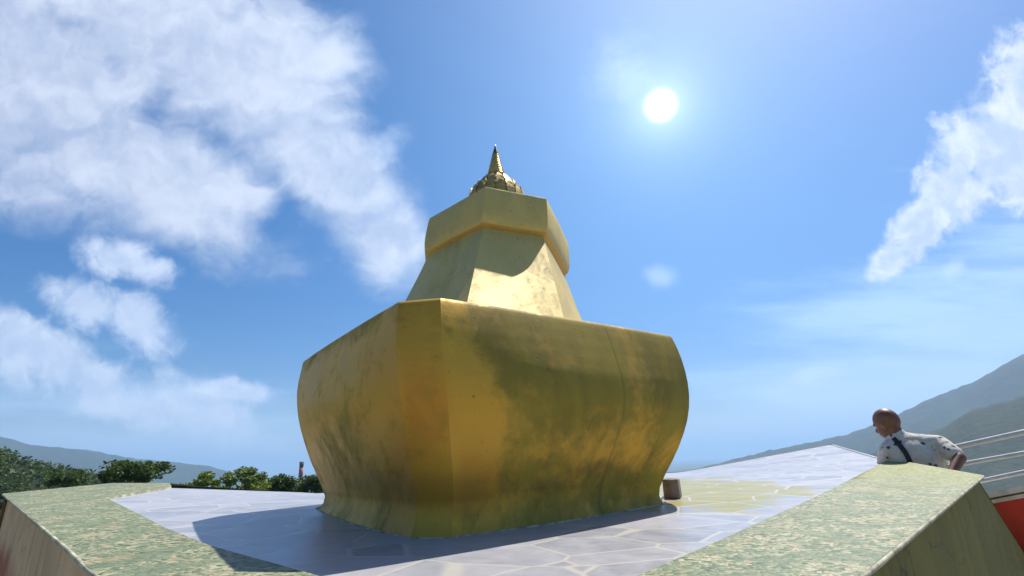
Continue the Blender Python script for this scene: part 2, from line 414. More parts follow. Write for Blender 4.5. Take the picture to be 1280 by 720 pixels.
nxy = isect(pL, pLn, pR, pRn); pN = np.array([*nxy, plane_z(*nxy)])
anchors = [pL, pLf, pLb, pBk, pF8, pR2, pRm, pR]
_near = [pN]
_ring = anchors + _near
dense = []
for a_, b_ in zip(_ring, _ring[1:]+_ring[:1]):
    for s_ in np.linspace(0, 1, 12)[:-1]: dense.append(np.asarray(a_)*(1-s_)+np.asarray(b_)*s_)
A_xy = np.array([a[:2] for a in dense]); A_r = np.array([a[2]-plane_z(a[0], a[1]) for a in dense])
zero_xy = np.array([pLn[:2], pRn[:2], pN[:2], plane_pt(205, 665)[:2], plane_pt(340, 712)[:2], plane_pt(820, 720)[:2], plane_pt(960, 655)[:2], (-0.2, 2.1), (-1.0, 2.8), (0.7, 2.75), (-0.2, 3.4), (-0.9, 3.5), (0.6, 3.4)])
K_xy = np.vstack([A_xy, zero_xy]); K_r = np.concatenate([A_r, np.zeros(len(zero_xy))])


def _tps(r2): return 0.5*r2*np.log(r2+1e-9)


_n = len(K_xy)
_A = np.zeros((_n+3, _n+3))
_A[:_n, :_n] = _tps(((K_xy[:, None]-K_xy[None])**2).sum(-1)) + np.eye(_n)*0.02
_A[:_n, _n] = 1; _A[:_n, _n+1:] = K_xy; _A[_n, :_n] = 1; _A[_n+1:, :_n] = K_xy.T
_W = np.linalg.solve(_A, np.concatenate([K_r, [0, 0, 0]]))


def surf_z(x, y):
    """height of the platform top: a plane, gently warped to meet the rim"""
    k = _tps((K_xy[:, 0]-x)**2+(K_xy[:, 1]-y)**2)
    return float(plane_z(x, y) + k@_W[:_n] + _W[_n] + _W[_n+1]*x + _W[_n+2]*y)


def on_surf(x, y):
    d = px_dir(x, y); lo, hi = 0.3, 14.0
    f = lambda s: (EYE+d*s)[2]-surf_z(*(EYE+d*s)[:2])
    prev = 0.3
    for s in np.arange(0.4, 14, 0.05):
        if f(s) <= 0: lo, hi = prev, s; break
        prev = s
    else: return None
    for _ in range(40):
        m = 0.5*(lo+hi)
        if f(m) > 0: lo = m
        else: hi = m
    return EYE+d*hi


def lerp(a, b, s): return np.asarray(a)*(1-s)+np.asarray(b)*s


inner_px = [(214, 610), (200, 613), (131, 625), (165, 643), (205, 665), (262, 689), (340, 712)]
I = [on_surf(*q) for q in inner_px]
Ir = [on_surf(*q) for q in [(820, 720), (890, 688), (960, 655), (1012, 630), (1060, 605), (1105, 581)]]
ni = isect(I[-2], I[-1], Ir[1], Ir[0])
I = I + [np.array([*ni, surf_z(*ni)])] + Ir
oR = lerp(pRm, pR2, 0.02)
oR2 = lerp(pRm, pR2, 0.05)
outer = [pLb, pLf, pL] + [lerp(pL, pLn, s) for s in (0.3, 0.6, 1.0)] + [lerp(pLn, pN, 0.5), pN, lerp(pN, pRn, 0.5)] + [lerp(pRn, pR, s) for s in (0, 0.35, 0.7, 1.0)] + [lerp(pR, pRm, 0.5), pRm, oR]


def sheet(poly, step):
    """triangulated sheet over a polygon (list of xy), with inner points every step metres"""
    P2 = [Vector((q[0], q[1])) for q in poly]; n = len(P2)
    xs = [q.x for q in P2]; ys = [q.y for q in P2]
    pts = list(P2)
    arr = np.array([[q.x, q.y] for q in P2])

    def inside(x, y):
        c = False; j = n-1
        for i in range(n):
            if (arr[i, 1] > y) != (arr[j, 1] > y) and x < (arr[j, 0]-arr[i, 0])*(y-arr[i, 1])/(arr[j, 1]-arr[i, 1])+arr[i, 0]: c = not c
            j = i
        return c
    for x in np.arange(min(xs)+step/2, max(xs), step):
        for y in np.arange(min(ys)+step/2, max(ys), step):
            if inside(x, y): pts.append(Vector((x, y)))
    vo, eo, fo, *_ = delaunay_2d_cdt(pts, [], [list(range(n))], 1, 1e-5)
    return [(v.x, v.y) for v in vo], [tuple(f) for f in fo]


plat = empty('platform', (float(pN[0]), float(pN[1]), 0))
tag(plat, 'low square masonry platform with flagstone top and green pebble mosaic border, under the golden stupa', 'platform')
RISE = 0.018
inner_loop = I + [oR2, pR2, pF8, pBk]
xy, fc = sheet([q[:2] for q in inner_loop], 0.16)
pv = mesh_obj('paving', local([(x, y, surf_z(x, y)) for x, y in xy], plat), fc, PAVING, plat, True)
if pv.data.polygons[0].normal.z < 0: pv.data.flip_normals()
ring = outer + I[::-1]
xy, fc = sheet([q[:2] for q in ring], 0.12)
bd = mesh_obj('mosaic_border', local([(x, y, surf_z(x, y)+RISE) for x, y in xy], plat), fc, MOSAIC, plat, True)
if bd.data.polygons[0].normal.z < 0: bd.data.flip_normals()
# inner riser of the border
V, Fc = [], []
for i, q in enumerate(I):
    z = surf_z(q[0], q[1]); V += [(q[0], q[1], z+RISE), (q[0], q[1], z-0.02)]
for i in range(len(I)-1): Fc.append((2*i, 2*i+2, 2*i+3, 2*i+1))
mesh_obj('border_riser', local(V, plat), Fc, EDGE_CEMENT, plat)


def wall_part(name, pts, mat, shift=None, inset=0.035):
    """wall under the rim, set back under the edge slab; shift(i) moves its foot sideways"""
    n = len(pts); V = []
    a, b = np.asarray(pts[0][:2]), np.asarray(pts[-1][:2]); c = np.array([-0.2, 4.0])
    nrm = np.array([(b-a)[1], -(b-a)[0]]); nrm /= np.linalg.norm(nrm)
    if nrm@(c-a) < 0: nrm = -nrm
    for fz in (1.0, 0.75, 0.5, 0.25, 0.0):
        for i, q in enumerate(pts):
            zt = surf_z(q[0], q[1])+RISE-0.016
            w = np.asarray(q[:2])+nrm*inset+(shift(i/(n-1)) if shift else 0)*(1-fz)
            V.append((w[0], w[1], zt*fz-(0.05 if fz == 0 else 0)))
    Fs = [(l*n+i, l*n+i+1, (l+1)*n+i+1, (l+1)*n+i) for l in range(4) for i in range(n-1)]
    return mesh_obj(name, local(V, plat), Fs, mat, plat)


sub = lambda a, b, k: [lerp(a, b, s) for s in np.linspace(0, 1, k)]
wall_part('plaster_wall', sub(pL, pN, 14), WALL_LEFT)
DR = (pR-pN)[:2]/np.linalg.norm((pR-pN)[:2])
wall_part('plaster_wall', sub(pN, pR, 10), WALL_RIGHT, lambda u: DR*3.0*u**3)
wall_part('plaster_wall', sub(pR, pRm, 5)[:-1]+sub(pRm, pR2, 5), WALL_RIGHT, lambda u: DR*3.0)
wall_part('plaster_wall', sub(pR2, pF8, 5)[:-1]+sub(pF8, pBk, 5)[:-1]+sub(pBk, pLb, 4), WALL_RIGHT)
wall_part('plaster_wall', sub(pLb, pLf, 3)[:-1]+sub(pLf, pL, 4), WALL_LEFT)
# edge slab carrying the mosaic, overhanging the walls a little
V, Fc = [], []
loop = sub(pLb, pLf, 3)[:-1]+sub(pLf, pL, 4)[:-1]+sub(pL, pN, 14)[:-1]+sub(pN, pR, 10)[:-1]+sub(pR, pRm, 5)[:-1]+sub(pRm, pR2, 4)[:-1]+sub(pR2, pF8, 5)[:-1]+sub(pF8, pBk, 5)[:-1]+sub(pBk, pLb, 4)[:-1]
cen = np.array([-0.2, 4.0])
rear = len(loop)-(4+4+3)
for iq, q in enumerate(loop):
    z = surf_z(q[0], q[1])+(RISE if iq <= rear-4 else 0.0)-0.002; w = np.asarray(q[:2]); e = w+(cen-w)/np.linalg.norm(cen-w)*0.07
    V += [(w[0], w[1], z), (w[0], w[1], z-0.016), (e[0], e[1], z-0.016)]
n = len(loop)
for i in range(n):
    j = (i+1) % n; Fc += [(3*i, 3*j, 3*j+1, 3*i+1), (3*i+1, 3*j+1, 3*j+2, 3*i+2)]
mesh_obj('edge_slab', local(V, plat), Fc, flat('edge_stone', (0.24, 0.22, 0.12), 0.85, 0, 0.4, 12, 0.4), plat)
# thin cement nosing along the outer rim
V, Fc = [], []
rim = sub(pLf, pL, 4)[:-1]+sub(pL, pN, 14)[:-1]+sub(pN, pR, 10)[:-1]+sub(pR, pRm, 5)
tube(V, Fc, [(q[0], q[1], surf_z(q[0], q[1])+RISE-0.007) for q in rim], 0.007, 6)
mesh_obj('edge_nosing', local(V, plat), Fc, EDGE_CEMENT, plat, True)

# ------------------------------------------------------------------ stupa
CX, CY = -0.465*H, 8.452*H
PSI = R_(-99.1)
E1 = np.array([math.cos(PSI-math.pi/4), math.sin(PSI-math.pi/4)]); E2 = np.array([math.cos(PSI+math.pi/4), math.sin(PSI+math.pi/4)])
stupa = empty('stupa', (CX, CY, 1.19))
tag(stupa, 'golden stupa with bowl shaped square base, tapering eight sided tier and ringed spire', 'stupa')


def set_uv_attr(o, uvs, attrs, period=None):
    me = o.data; uvl = me.uv_layers.new(name='UVMap'); uvs = np.asarray(uvs, float)
    for pg in me.polygons:
        us = [uvs[i] for i in pg.vertices]; hi = max(u[0] for u in us)
        for li_, u in zip(pg.loop_indices, us):
            uvl.data[li_].uv = (u[0]+(period if period and hi-u[0] > period/2 else 0), u[1])
    for k, a in attrs.items():
        at_ = me.attributes.new(k, 'FLOAT', 'POINT'); at_.data.foreach_set('value', np.asarray(a, float))


# (height from the eye, half width, sideways shift) of the lower bowl, all in units of H
LV = [(-0.60, 1.968, -0.061), (-0.50, 1.925, -0.045), (-0.398, 1.925, -0.026), (-0.219, 1.995, -0.018), (-0.041, 2.078, -0.007), (0.138, 2.157, -0.001),
      (0.317, 2.222, 0.004), (0.496, 2.279, 0.005), (0.675, 2.323, -0.004), (0.854, 2.352, -0.016), (1.033, 2.366, -0.031), (1.212, 2.367, -0.048),
      (1.391, 2.353, -0.059), (1.570, 2.326, -0.070), (1.700, 2.300, -0.084), (1.735, 2.285, -0.086), (1.748, 2.262, -0.087)]
lz = np.array([l[0] for l in LV]); NL = 46
zs = np.concatenate([np.linspace(lz[0], 1.70, NL), [1.735, 1.748]])
NCH, NFA = 5, 22


def bowl_ring(z, a, dx, w, bulge):
    b = a-w; P = [(b, a), (a, b), (a, -b), (b, -a), (-b, -a), (-a, -b), (-a, b), (-b, a)]
    out = []; info = []
    for i in range(8):
        A, B = np.array(P[i]), np.array(P[(i+1) % 8]); n = NCH if i % 2 == 0 else NFA
        nrm = np.array([(B-A)[1], -(B-A)[0]]); L = np.linalg.norm(nrm); nrm /= L
        if nrm@(A+B) < 0: nrm = -nrm
        for k in range(n):
            s = k/n; q = A*(1-s)+B*s+nrm*L*bulge*4*s*(1-s)
            xy_ = q[0]*E1+q[1]*E2
            out.append((CX+dx*H+xy_[0]*H, CY+xy_[1]*H, CAM_Z+z*H)); info.append((i, s))
    return out, info


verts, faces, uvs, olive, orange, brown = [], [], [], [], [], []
nr = 4*(NCH+NFA)
for li, z in enumerate(zs):
    a = np.interp(z, lz, [l[1] for l in LV]); dx = np.interp(z, lz, [l[2] for l in LV])
    v = (z-lz[0])/(1.748-lz[0])
    rg, info = bowl_ring(z, a, dx, a*0.150, 0.026*(1-v)**6+0.008+0.030*math.exp(-((v-0.55)/0.24)**2))
    ped = 0.0
    for j, (q, (i, s)) in enumerate(zip(rg, info)):
        q = list(q)
        if li < 4:                      # the foot follows the paving
            zf = surf_z(q[0], q[1])-0.006; q[2] = zf + (zs[li]-zs[0])*H*1.0
            sh = (zs[4]-zs[0])*H; base = CAM_Z+zs[4]*H
            q[2] = zf + (base-zf)*(li/4.0)
            if li == 0: q[0] += (q[0]-CX)*0.006; q[1] += (q[1]-CY)*0.006
        # hand-made unevenness
        nn = noise.noise(Vector((q[0]*1.6, q[1]*1.6, q[2]*1.2)))*0.005
        dxy = np.array([q[0]-CX, q[1]-CY]); dxy /= np.linalg.norm(dxy); q[0] += dxy[0]*nn; q[1] += dxy[1]*nn
        verts.append(q); u = sum((NCH*0.12/NCH if k % 2 == 0 else 1.2) for k in range(i)) + s*(0.12 if i % 2 == 0 else 1.2)
        uvs.append((u, v*0.95))
        ol, og = 0.45, 0.25
        if i == 7:                      # wide right face, s = 1 at the front corner
            wv = 0.07*math.sin(v*9)+0.03*math.sin(v*23+1)
            edge_gold = 1/(1+math.exp(-(s-(0.93-0.10*(1-v)+wv*0.5))*45))
            low_gold = math.exp(-((v-0.30)/0.13)**2)*0.38
            ol = 0.86-0.8*edge_gold-low_gold-0.15*math.exp(-((s-0.30)/0.06)**2)
            og = 0.14+0.30*edge_gold*math.exp(-((v-0.45)/0.25)**2)+0.35*math.exp(-((v-0.22)/0.12)**2)
        elif i == 0: ol = 0.14+0.15*v; og = 0.30+0.30*math.exp(-((v-0.52)/0.25)**2)+0.15*s
        elif i == 1:                    # narrow-looking left face
            ol = 0.20+0.34*math.exp(-((v-0.38)/0.2)**2)*math.exp(-((s-0.45)/0.35)**2)+0.5*max(0, v-0.86)/0.14
            og = 0.42-0.20*v+0.25*math.exp(-(s/0.25)**2)
        elif i == 6: ol = 0.25; og = 0.5
        if v < 0.12: ol = ol*0.5+0.42*0.5
        # shade of the bowl's underside, with some brown tarnish, painted in patches: a band low on the right face, a cloud on the left one, a tongue at the front corner
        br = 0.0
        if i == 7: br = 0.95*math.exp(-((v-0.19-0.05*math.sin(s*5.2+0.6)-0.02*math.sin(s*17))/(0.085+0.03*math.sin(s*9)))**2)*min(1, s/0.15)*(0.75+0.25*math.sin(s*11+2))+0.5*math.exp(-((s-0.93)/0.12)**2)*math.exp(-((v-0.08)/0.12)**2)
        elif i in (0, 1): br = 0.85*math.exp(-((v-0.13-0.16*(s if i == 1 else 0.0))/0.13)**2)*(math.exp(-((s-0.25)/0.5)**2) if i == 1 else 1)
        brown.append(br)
        olive.append(ol); orange.append(og)
for l in range(len(zs)-1):
    for j in range(nr):
        faces.append((l*nr+j, (l+1)*nr+j, (l+1)*nr+(j+1) % nr, l*nr+(j+1) % nr))
topc = len(verts)
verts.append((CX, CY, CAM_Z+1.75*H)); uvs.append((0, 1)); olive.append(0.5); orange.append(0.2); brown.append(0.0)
l = len(zs)-1
for j in range(nr): faces.append((l*nr+j, topc, l*nr+(j+1) % nr))
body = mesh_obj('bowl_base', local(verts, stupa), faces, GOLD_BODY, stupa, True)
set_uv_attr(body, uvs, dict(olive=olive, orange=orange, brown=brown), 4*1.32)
bm = bmesh.new(); bm.from_mesh(body.data); bmesh.ops.recalc_face_normals(bm, faces=bm.faces)
corner = {sum((NCH if k % 2 == 0 else NFA) for k in range(i)) for i in range(8)}
bm.verts.ensure_lookup_table()
for e in bm.edges:
    a, b = sorted((e.verts[0].index, e.verts[1].index))
    if b == topc: continue
    if a % nr == b % nr and a % nr in corner: e.smooth = False
    if a//nr == b//nr == len(zs)-1: e.smooth = False
bm.to_mesh(body.data); bm.free()

# thin rendered lip where the bowl meets the paving
V, Fc = [], []
foot = [verts[j] for j in range(nr)]
tube(V, Fc, [(q[0]+(q[0]-CX)*0.006, q[1]+(q[1]-CY)*0.006, q[2]+0.006) for q in foot+foot[:1]], 0.005, 6, False)
mesh_obj('mortar_fillet', local(V, stupa), Fc, flat('pale_mortar', (0.42, 0.37, 0.24), 0.9, 0, 0.5, 25, 0.3), stupa, True)

def KY(z): return float(np.interp(z, [1.75, 3.275], [1.52, 1.24]))


TPSI = R_(-95.4)
TC0 = -0.40


def oct_ring(z, Rr, sub_n=8, rnd=0.0):
    out = []; info = []
    cx = (TC0+0.080*(z-1.75))*H
    wt = min(1.0, max(0.0, (z-1.75)/1.5))
    P = []
    for k in range(8):
        a = TPSI+k*math.pi/4+R_({2: 13, 6: -13, 7: -10}.get(k, 0)*wt); f = {7: 1-0.03*wt, 6: 1+0.03*wt}.get(k, 1.0)
        P.append(np.array([math.cos(a), KY(z)*math.sin(a)])*Rr*H*f)
    for k in range(8):
        for j in range(sub_n):
            s = j/sub_n; q = P[k]*(1-s)+P[(k+1) % 8]*s
            out.append((cx+q[0], CY+q[1], CAM_Z+z*H)); info.append((k, s))
    ymin = min(q[1] for q in out)
    return [(q[0], q[1], q[2]-0.10*wt*(q[1]-ymin)) for q in out], info


def oct_part(name, levels, mat, sharp_rows=(), cap_top=False, olf=None, sn=8):
    V, Fs, uv, ol, og = [], [], [], [], []
    n = 8*sn
    for (z, Rr) in levels:
        rg, info = oct_ring(z, Rr, sn)
        for q, (k, s) in zip(rg, info):
            q = np.array(q); nn = noise.noise(Vector((q[0]*3, q[1]*3, q[2]*3)))*0.005
            d = np.array([q[0]-TC0*H, q[1]-CY]); d /= np.linalg.norm(d); q[:2] += d*nn
            V.append(q); uv.append(((k+s)*0.42, z*H)); a, b = olf(k, s, z) if olf else (0.3, 0.2); ol.append(a); og.append(b)
    for l in range(len(levels)-1):
        for j in range(n): Fs.append((l*n+j, l*n+(j+1) % n, (l+1)*n+(j+1) % n, (l+1)*n+j))
    if cap_top:
        Fs.append(tuple((len(levels)-1)*n+j for j in range(n)))
    o = mesh_obj(name, local(V, stupa), Fs, mat, stupa, True)
    set_uv_attr(o, uv, dict(olive=ol, orange=og), 8*0.42)
    bm = bmesh.new(); bm.from_mesh(o.data)
    for e in bm.edges:
        a, b = sorted((e.verts[0].index, e.verts[1].index))
        if a % n == b % n and (a % n) % sn == 0: e.smooth = False
        if a//n == b//n and a//n in sharp_rows: e.smooth = False
    bm.to_mesh(o.data); bm.free()
    return o


ZN, RN = 3.275, 1.222
tier_lv = [(1.75+(ZN-1.75)*s, 1.655+(RN-1.655)*s) for s in np.linspace(0, 1, 16)]
oct_part('tapering_tier', tier_lv, GOLD_TIER, olf=lambda k, s, z: (0.26+(0.25 if k == 7 and 0.3 < s < 0.75 else 0)+(0.25 if z > 3.1 else 0), 0.10))
cap_lv = [(3.265, 1.20), (3.285, 1.235), (3.31, 1.275), (3.345, 1.292), (3.40, 1.306), (3.47, 1.312), (3.60, 1.308), (3.76, 1.294), (3.885, 1.278), (3.905, 1.27), (3.91, 1.25)]
oct_part('flared_capital', cap_lv, GOLD_TIER, sharp_rows=(9,), olf=lambda k, s, z: (0.42 if z > 3.4 else 0.30, 0.75 if z < 3.33 else 0.12))
roof_lv = [(3.91, 1.25), (3.97, 1.00), (4.08, 0.74), (4.24, 0.54), (4.32, 0.47)]
oct_part('tier_roof', roof_lv, GOLD_TIER, cap_top=True)
# collar of petals, small shaft, ringed spire
SX = TC0*H+0.080*(4.9-1.75)*H-0.072*H; SY = CY


def lathe(prof, seg=40, cx=SX, cy=SY, wob=None):
    V, Fs = [], []
    for i, (rr, z) in enumerate(prof):
        for k in range(seg):
            w = 2*math.pi*k/seg; q = rr*(1+(wob(i, k) if wob else 0)); V.append((cx+q*math.cos(w)*H, cy+q*math.sin(w)*H, CAM_Z+z*H))
    for i in range(len(prof)-1):
        for k in range(seg): Fs.append((i*seg+k, i*seg+(k+1) % seg, (i+1)*seg+(k+1) % seg, (i+1)*seg+k))
    Fs.append(tuple((len(prof)-1)*seg+k for k in range(seg)))
    Fs.append(tuple(k for k in range(seg))[::-1])
    return V, Fs


V, Fs = lathe([(0.46, 4.30), (0.47, 4.50), (0.42, 4.64), (0.33, 4.78), (0.24, 4.88), (0.16, 4.95)])
mesh_obj('dome', local(V, stupa), Fs, BRONZE, stupa, True)
V, Fs = [], []
for row, (r0, z0, r1, z1, npet, off) in enumerate([(0.54, 4.42, 0.475, 4.69, 18, 0.0), (0.455, 4.62, 0.36, 4.83, 16, 0.5), (0.345, 4.79, 0.235, 4.955, 14, 0.0)]):
    for k in range(npet):
        a0 = 2*math.pi*(k+off)/npet; hw = math.pi/npet*0.86
        outl = [(-1, 0), (-1.0, 0.45), (-0.6, 0.8), (0, 1.0), (0.6, 0.8), (1.0, 0.45), (1, 0)]
        n0 = len(V)
        for th in (0.0, 0.03):
            for (sx_, t_) in outl:
                rr = r0+(r1-r0)*t_-th+0.03*t_*(1-t_); a = a0+hw*sx_
                V.append((SX+rr*math.cos(a)*H, SY+rr*math.sin(a)*H, CAM_Z+(z0+(z1-z0)*t_)*H))
        m = len(outl)
        Fs.append(tuple(n0+i for i in range(m))); Fs.append(tuple(n0+m+i for i in range(m))[::-1])
        for i in range(m-1): Fs.append((n0+i, n0+m+i, n0+m+i+1, n0+i+1))
mesh_obj('petal_collar', local(V, stupa), Fs, BRONZE, stupa)
bm = bmesh.new(); box_bm(bm, (SX, SY, CAM_Z+4.94*H), (0.26*H, 0.26*H, 0.20*H), R_(-45+6), 0.004)
for k in range(4):
    w = R_(-5+90*k)
sh = bm_obj('square_shaft', bm, BRONZE, stupa)
sh.data.transform(Matrix.Translation(-Vector(stupa.location)))
prof = []
nrg = 11
for k in range(nrg):
    z0 = 5.00+k*0.042; r0 = 0.166-0.0098*k
    prof += [(r0*0.84, z0), (r0*0.98, z0+0.008), (r0, z0+0.020), (r0*0.97, z0+0.033), (r0*0.82, z0+0.041)]
V, Fs = lathe(prof, 28)
mesh_obj('ringed_spire', local(V, stupa), Fs, SPIRE_GOLD, stupa, True)
V, Fs = lathe([(0.045, 5.46), (0.058, 5.475), (0.050, 5.50), (0.046, 5.52), (0.030, 5.58), (0.014, 5.64), (0.004, 5.685)], 16)
mesh_obj('finial', local(V, stupa), Fs, flat('finial_metal', (0.16, 0.17, 0.10), 0.4, 0.7, 0.3, 20), stupa, True)

# small stone block beside the foot
bm = bmesh.new()
b0 = on_surf(838, 626)
bq = at(839, 620, 3.18)
box_bm(bm, (0, 0, 0.045), (0.085, 0.16, 0.10), 0, 0.008)
for v in bm.verts:
    v.co.x *= 1-0.8*max(0, v.co.z-0.03); v.co += Vector((0, 0, noise.noise(v.co*20)*0.004))
blk = bm_obj('stone_block', bm, STONE_DARK, None, True)
blk.location = (bq[0]+0.010, bq[1], surf_z(bq[0], bq[1])); blk.rotation_euler = (0, 0, R_(-20))
tag(blk, 'small grey brown stone block at the right end of the stupa foot', 'block')
# ------------------------------------------------------------------ ground and far hills


def ground_z(x, y):
    rr = math.hypot(x, y-3)
    z = 0.0
    if rr > 9.5: z -= 0.115*(min(rr, 420)-9.5)
    if rr > 420: z -= 62*(1-math.exp(-(rr-420)/700))
    if rr > 14: z += noise.noise(Vector((x*0.02, y*0.02, 0)))*min(2.0, (rr-14)*0.03)
    if rr > 200: z += noise.noise(Vector((x*0.003, y*0.003, 3)))*9*min(1, (rr-200)/500)
    return z


def terrain():
    rs = [0, 2, 4, 6, 8, 9.5, 10.5, 12, 14, 17, 20, 25, 30, 37, 45, 55, 70, 90, 115, 150, 190, 240, 300, 380, 480, 620, 800, 1050, 1400, 1800, 2400, 3200, 4200, 5600, 7500, 10000, 14000, 20000, 30000]
    na = 144; V = [(0, 3, 0)]; Fs = []
    for rr in rs[1:]:
        for k in range(na):
            a = 2*math.pi*k/na; x, y = rr*math.sin(a), 3+rr*math.cos(a); V.append((x, y, ground_z(x, y)))
    for k in range(na): Fs.append((0, 1+(k+1) % na, 1+k))
    for i in range(len(rs)-2):
        for k in range(na):
            a = 1+i*na; Fs.append((a+k, a+(k+1) % na, a+na+(k+1) % na, a+na+k))

    def fn(t, b):
        o = t.coord('Object'); d = t.vec('LENGTH', t.vec('SUBTRACT', o, (0, 3, 0)), out=1)
        n = t.noise(o, 0.06, 8, 0.65); n2 = t.noise(o, 0.8, 6, 0.6)
        far = t.noise(o, 0.004, 8, 0.6)
        g = t.mix(t.smooth(n, 0.35, 0.65), (0.030, 0.055, 0.014), (0.085, 0.10, 0.030))
        g = t.mix(t.math('MULTIPLY', t.smooth(far, 0.5, 0.7), t.smooth(d, 150, 900)), g, (0.16, 0.15, 0.08))
        c = t.mix(t.smooth(t.math('ADD', d, n2), 9.6, 10.6), t.mix(n2, (0.26, 0.24, 0.21), (0.38, 0.36, 0.32)), g)
        t.l.new(c, b.inputs['Base Color']); b.inputs['Roughness'].default_value = 0.95
        t.l.new(t.bump(n2, 0.4, 0.05), b.inputs['Normal'])
    o = mesh_obj('ground', V, Fs, material('terrace_and_grass', fn), None, True)
    o['kind'] = 'structure'


terrain()


def az_el(x, y):
    d = px_dir(x, y); return math.degrees(math.atan2(d[0], d[1])), math.degrees(math.asin(d[2]))


def ridge(name, crest, r0, w, mat, rough, seed, na=420, foot=-150, fall_in=1.0):
    """a range of hills: crest = list of (azimuth, elevation) in degrees as seen from the terrace, r0 metres away"""
    ca = np.array([c[0] for c in crest]); ce = np.array([c[1] for c in crest])
    prof = [(-1.0, 0.0), (-0.8, 0.10), (-0.6, 0.28), (-0.42, 0.50), (-0.28, 0.70), (-0.15, 0.88), (-0.06, 0.97), (0, 1.0), (0.1, 0.96), (0.3, 0.75), (0.6, 0.35), (1.0, 0.0)]
    V, Fs = [], []; A = np.linspace(ca[0], ca[-1], na)
    for a in A:
        e = np.interp(a, ca, ce); zc = CAM_Z+r0*math.tan(R_(e))
        x0, y0 = math.sin(R_(a)), math.cos(R_(a))
        for (u, hgt) in prof:
            rr = r0+u*w
            x, y = rr*x0, rr*y0
            s = noise.fractal(Vector((x*4.0/r0, y*4.0/r0, seed)), 1.0, 2.0, 6)*rough
            f = noise.noise(Vector((x*90/r0, y*90/r0, seed+5)))*rough*0.10
            z = foot+(zc-foot)*hgt + (s*(1-abs(hgt-0.5)*1.6 if hgt < 1 else 0.12)+f)*(1 if hgt > 0 else 0)
            V.append((x, y, z))
    m = len(prof)
    for i in range(na-1):
        for j in range(m-1): Fs.append((i*m+j, (i+1)*m+j, (i+1)*m+j+1, i*m+j+1))
    o = mesh_obj(name, V, Fs, mat, None, True); o['kind'] = 'structure'
    if sum(q.normal.z for q in o.data.polygons) < 0: o.data.flip_normals()
    return o


def wood_fn(lo, hi, sc):
    def fn(t, b):
        o = t.coord('Object'); n = t.noise(o, sc, 8, 0.7); n2 = t.noise(o, sc*0.12, 5, 0.6)
        c = t.mix(t.smooth(n, 0.35, 0.66), lo, hi); c = t.mix(t.math('MULTIPLY', t.smooth(n2, 0.5, 0.72), 0.5), c, tuple(q*1.7 for q in hi))
        t.l.new(c, b.inputs['Base Color']); b.inputs['Roughness'].default_value = 0.95
        t.l.new(t.bump(n, 1.0, 4.0), b.inputs['Normal'])
    return fn


HILL = material('wooded_hill', wood_fn((0.010, 0.022, 0.012), (0.030, 0.046, 0.022), 0.03))
HILL_NEAR = material('wooded_slope', wood_fn((0.012, 0.024, 0.008), (0.036, 0.048, 0.016), 0.08))
cl = [az_el(*q) for q in [(0, 546), (39, 556), (80, 560), (108, 562), (141, 568), (170, 573), (210, 576), (236, 579), (262, 582), (289, 590), (312, 600), (345, 606), (420, 612)]]
cl = [(-75, 1.5), (-66, 2.6), (-55, 3.9), (-48, 3.6)] + cl
ridge('far_hills', cl, 3600, 1400, HILL, 45, 1.3)
cr = [az_el(*q) for q in [(780, 596), (850, 591), (915, 575), (960, 563), (1012, 553), (1054, 544), (1090, 532), (1127, 516), (1155, 503), (1183, 491), (1224, 475), (1250, 458), (1280, 443)]]
cr = cr + [(48, 7.6), (54, 8.6), (61, 7.9), (70, 5.5), (80, 3.0)]
ridge('mountain', cr, 2800, 1300, HILL, 60, 4.1)
c2 = [az_el(*q) for q in [(1010, 592), (1060, 578), (1120, 556), (1175, 536), (1215, 512), (1240, 505), (1264, 499), (1280, 494)]] + [(48, 4.3), (56, 4.6), (64, 3.4), (75, 1.0)]
ridge('wooded_foothill', c2, 1200, 700, HILL_NEAR, 16, 7.7, foot=-110)

# ------------------------------------------------------------------ haze
bm = bmesh.new(); bmesh.ops.create_cube(bm, size=1.0)
bmesh.ops.scale(bm, vec=(64000, 64000, 620), verts=bm.verts); bmesh.ops.translate(bm, vec=(0, 0, -170+310), verts=bm.verts)
hz = bpy.data.materials.new('haze'); hz.use_nodes = True; hz.node_tree.nodes.clear()
ho = hz.node_tree.nodes.new('ShaderNodeOutputMaterial'); hv = hz.node_tree.nodes.new('ShaderNodeVolumePrincipled')
hv.inputs['Color'].default_value = (0.47, 0.70, 1.0, 1); hv.inputs['Density'].default_value = HAZE_DENSITY
hv.inputs['Anisotropy'].default_value = 0.2
hz.node_tree.links.new(hv.outputs[0], ho.inputs['Volume'])
o = bm_obj('haze', bm, hz); o['kind'] = 'stuff'

# ------------------------------------------------------------------ trees


def leaf_mat(name, lo, hi):
    def fn(t, b):
        g = t.n.new('ShaderNodeNewGeometry'); o = t.coord('Object')
        n = t.noise(o, 0.9, 4, 0.6)
        f = t.math('ADD', t.math('MULTIPLY', g.outputs['Random Per Island'], 0.6), t.math('MULTIPLY_ADD', n, 1.2, -0.4), clamp=True)
        t.l.new(t.mix(f, lo, hi), b.inputs['Base Color']); b.inputs['Roughness'].default_value = 0.55
        b.inputs['Specular IOR Level'].default_value = 0.3
        try:
            b.inputs['Subsurface Weight'].default_value = 0.0
        except Exception: pass
        tr = t.n.new('ShaderNodeBsdfTranslucent'); t.l.new(t.mix(0.5, t.mix(f, lo, hi), (0.12, 0.16, 0.02)), tr.inputs[0])
        ms = t.n.new('ShaderNodeMixShader'); ms.inputs[0].default_value = 0.3
        out = t.n['Material Output']; t.l.new(b.outputs[0], ms.inputs[1]); t.l.new(tr.outputs[0], ms.inputs[2]); t.l.new(ms.outputs[0], out.inputs[0])
    return material(name, fn)


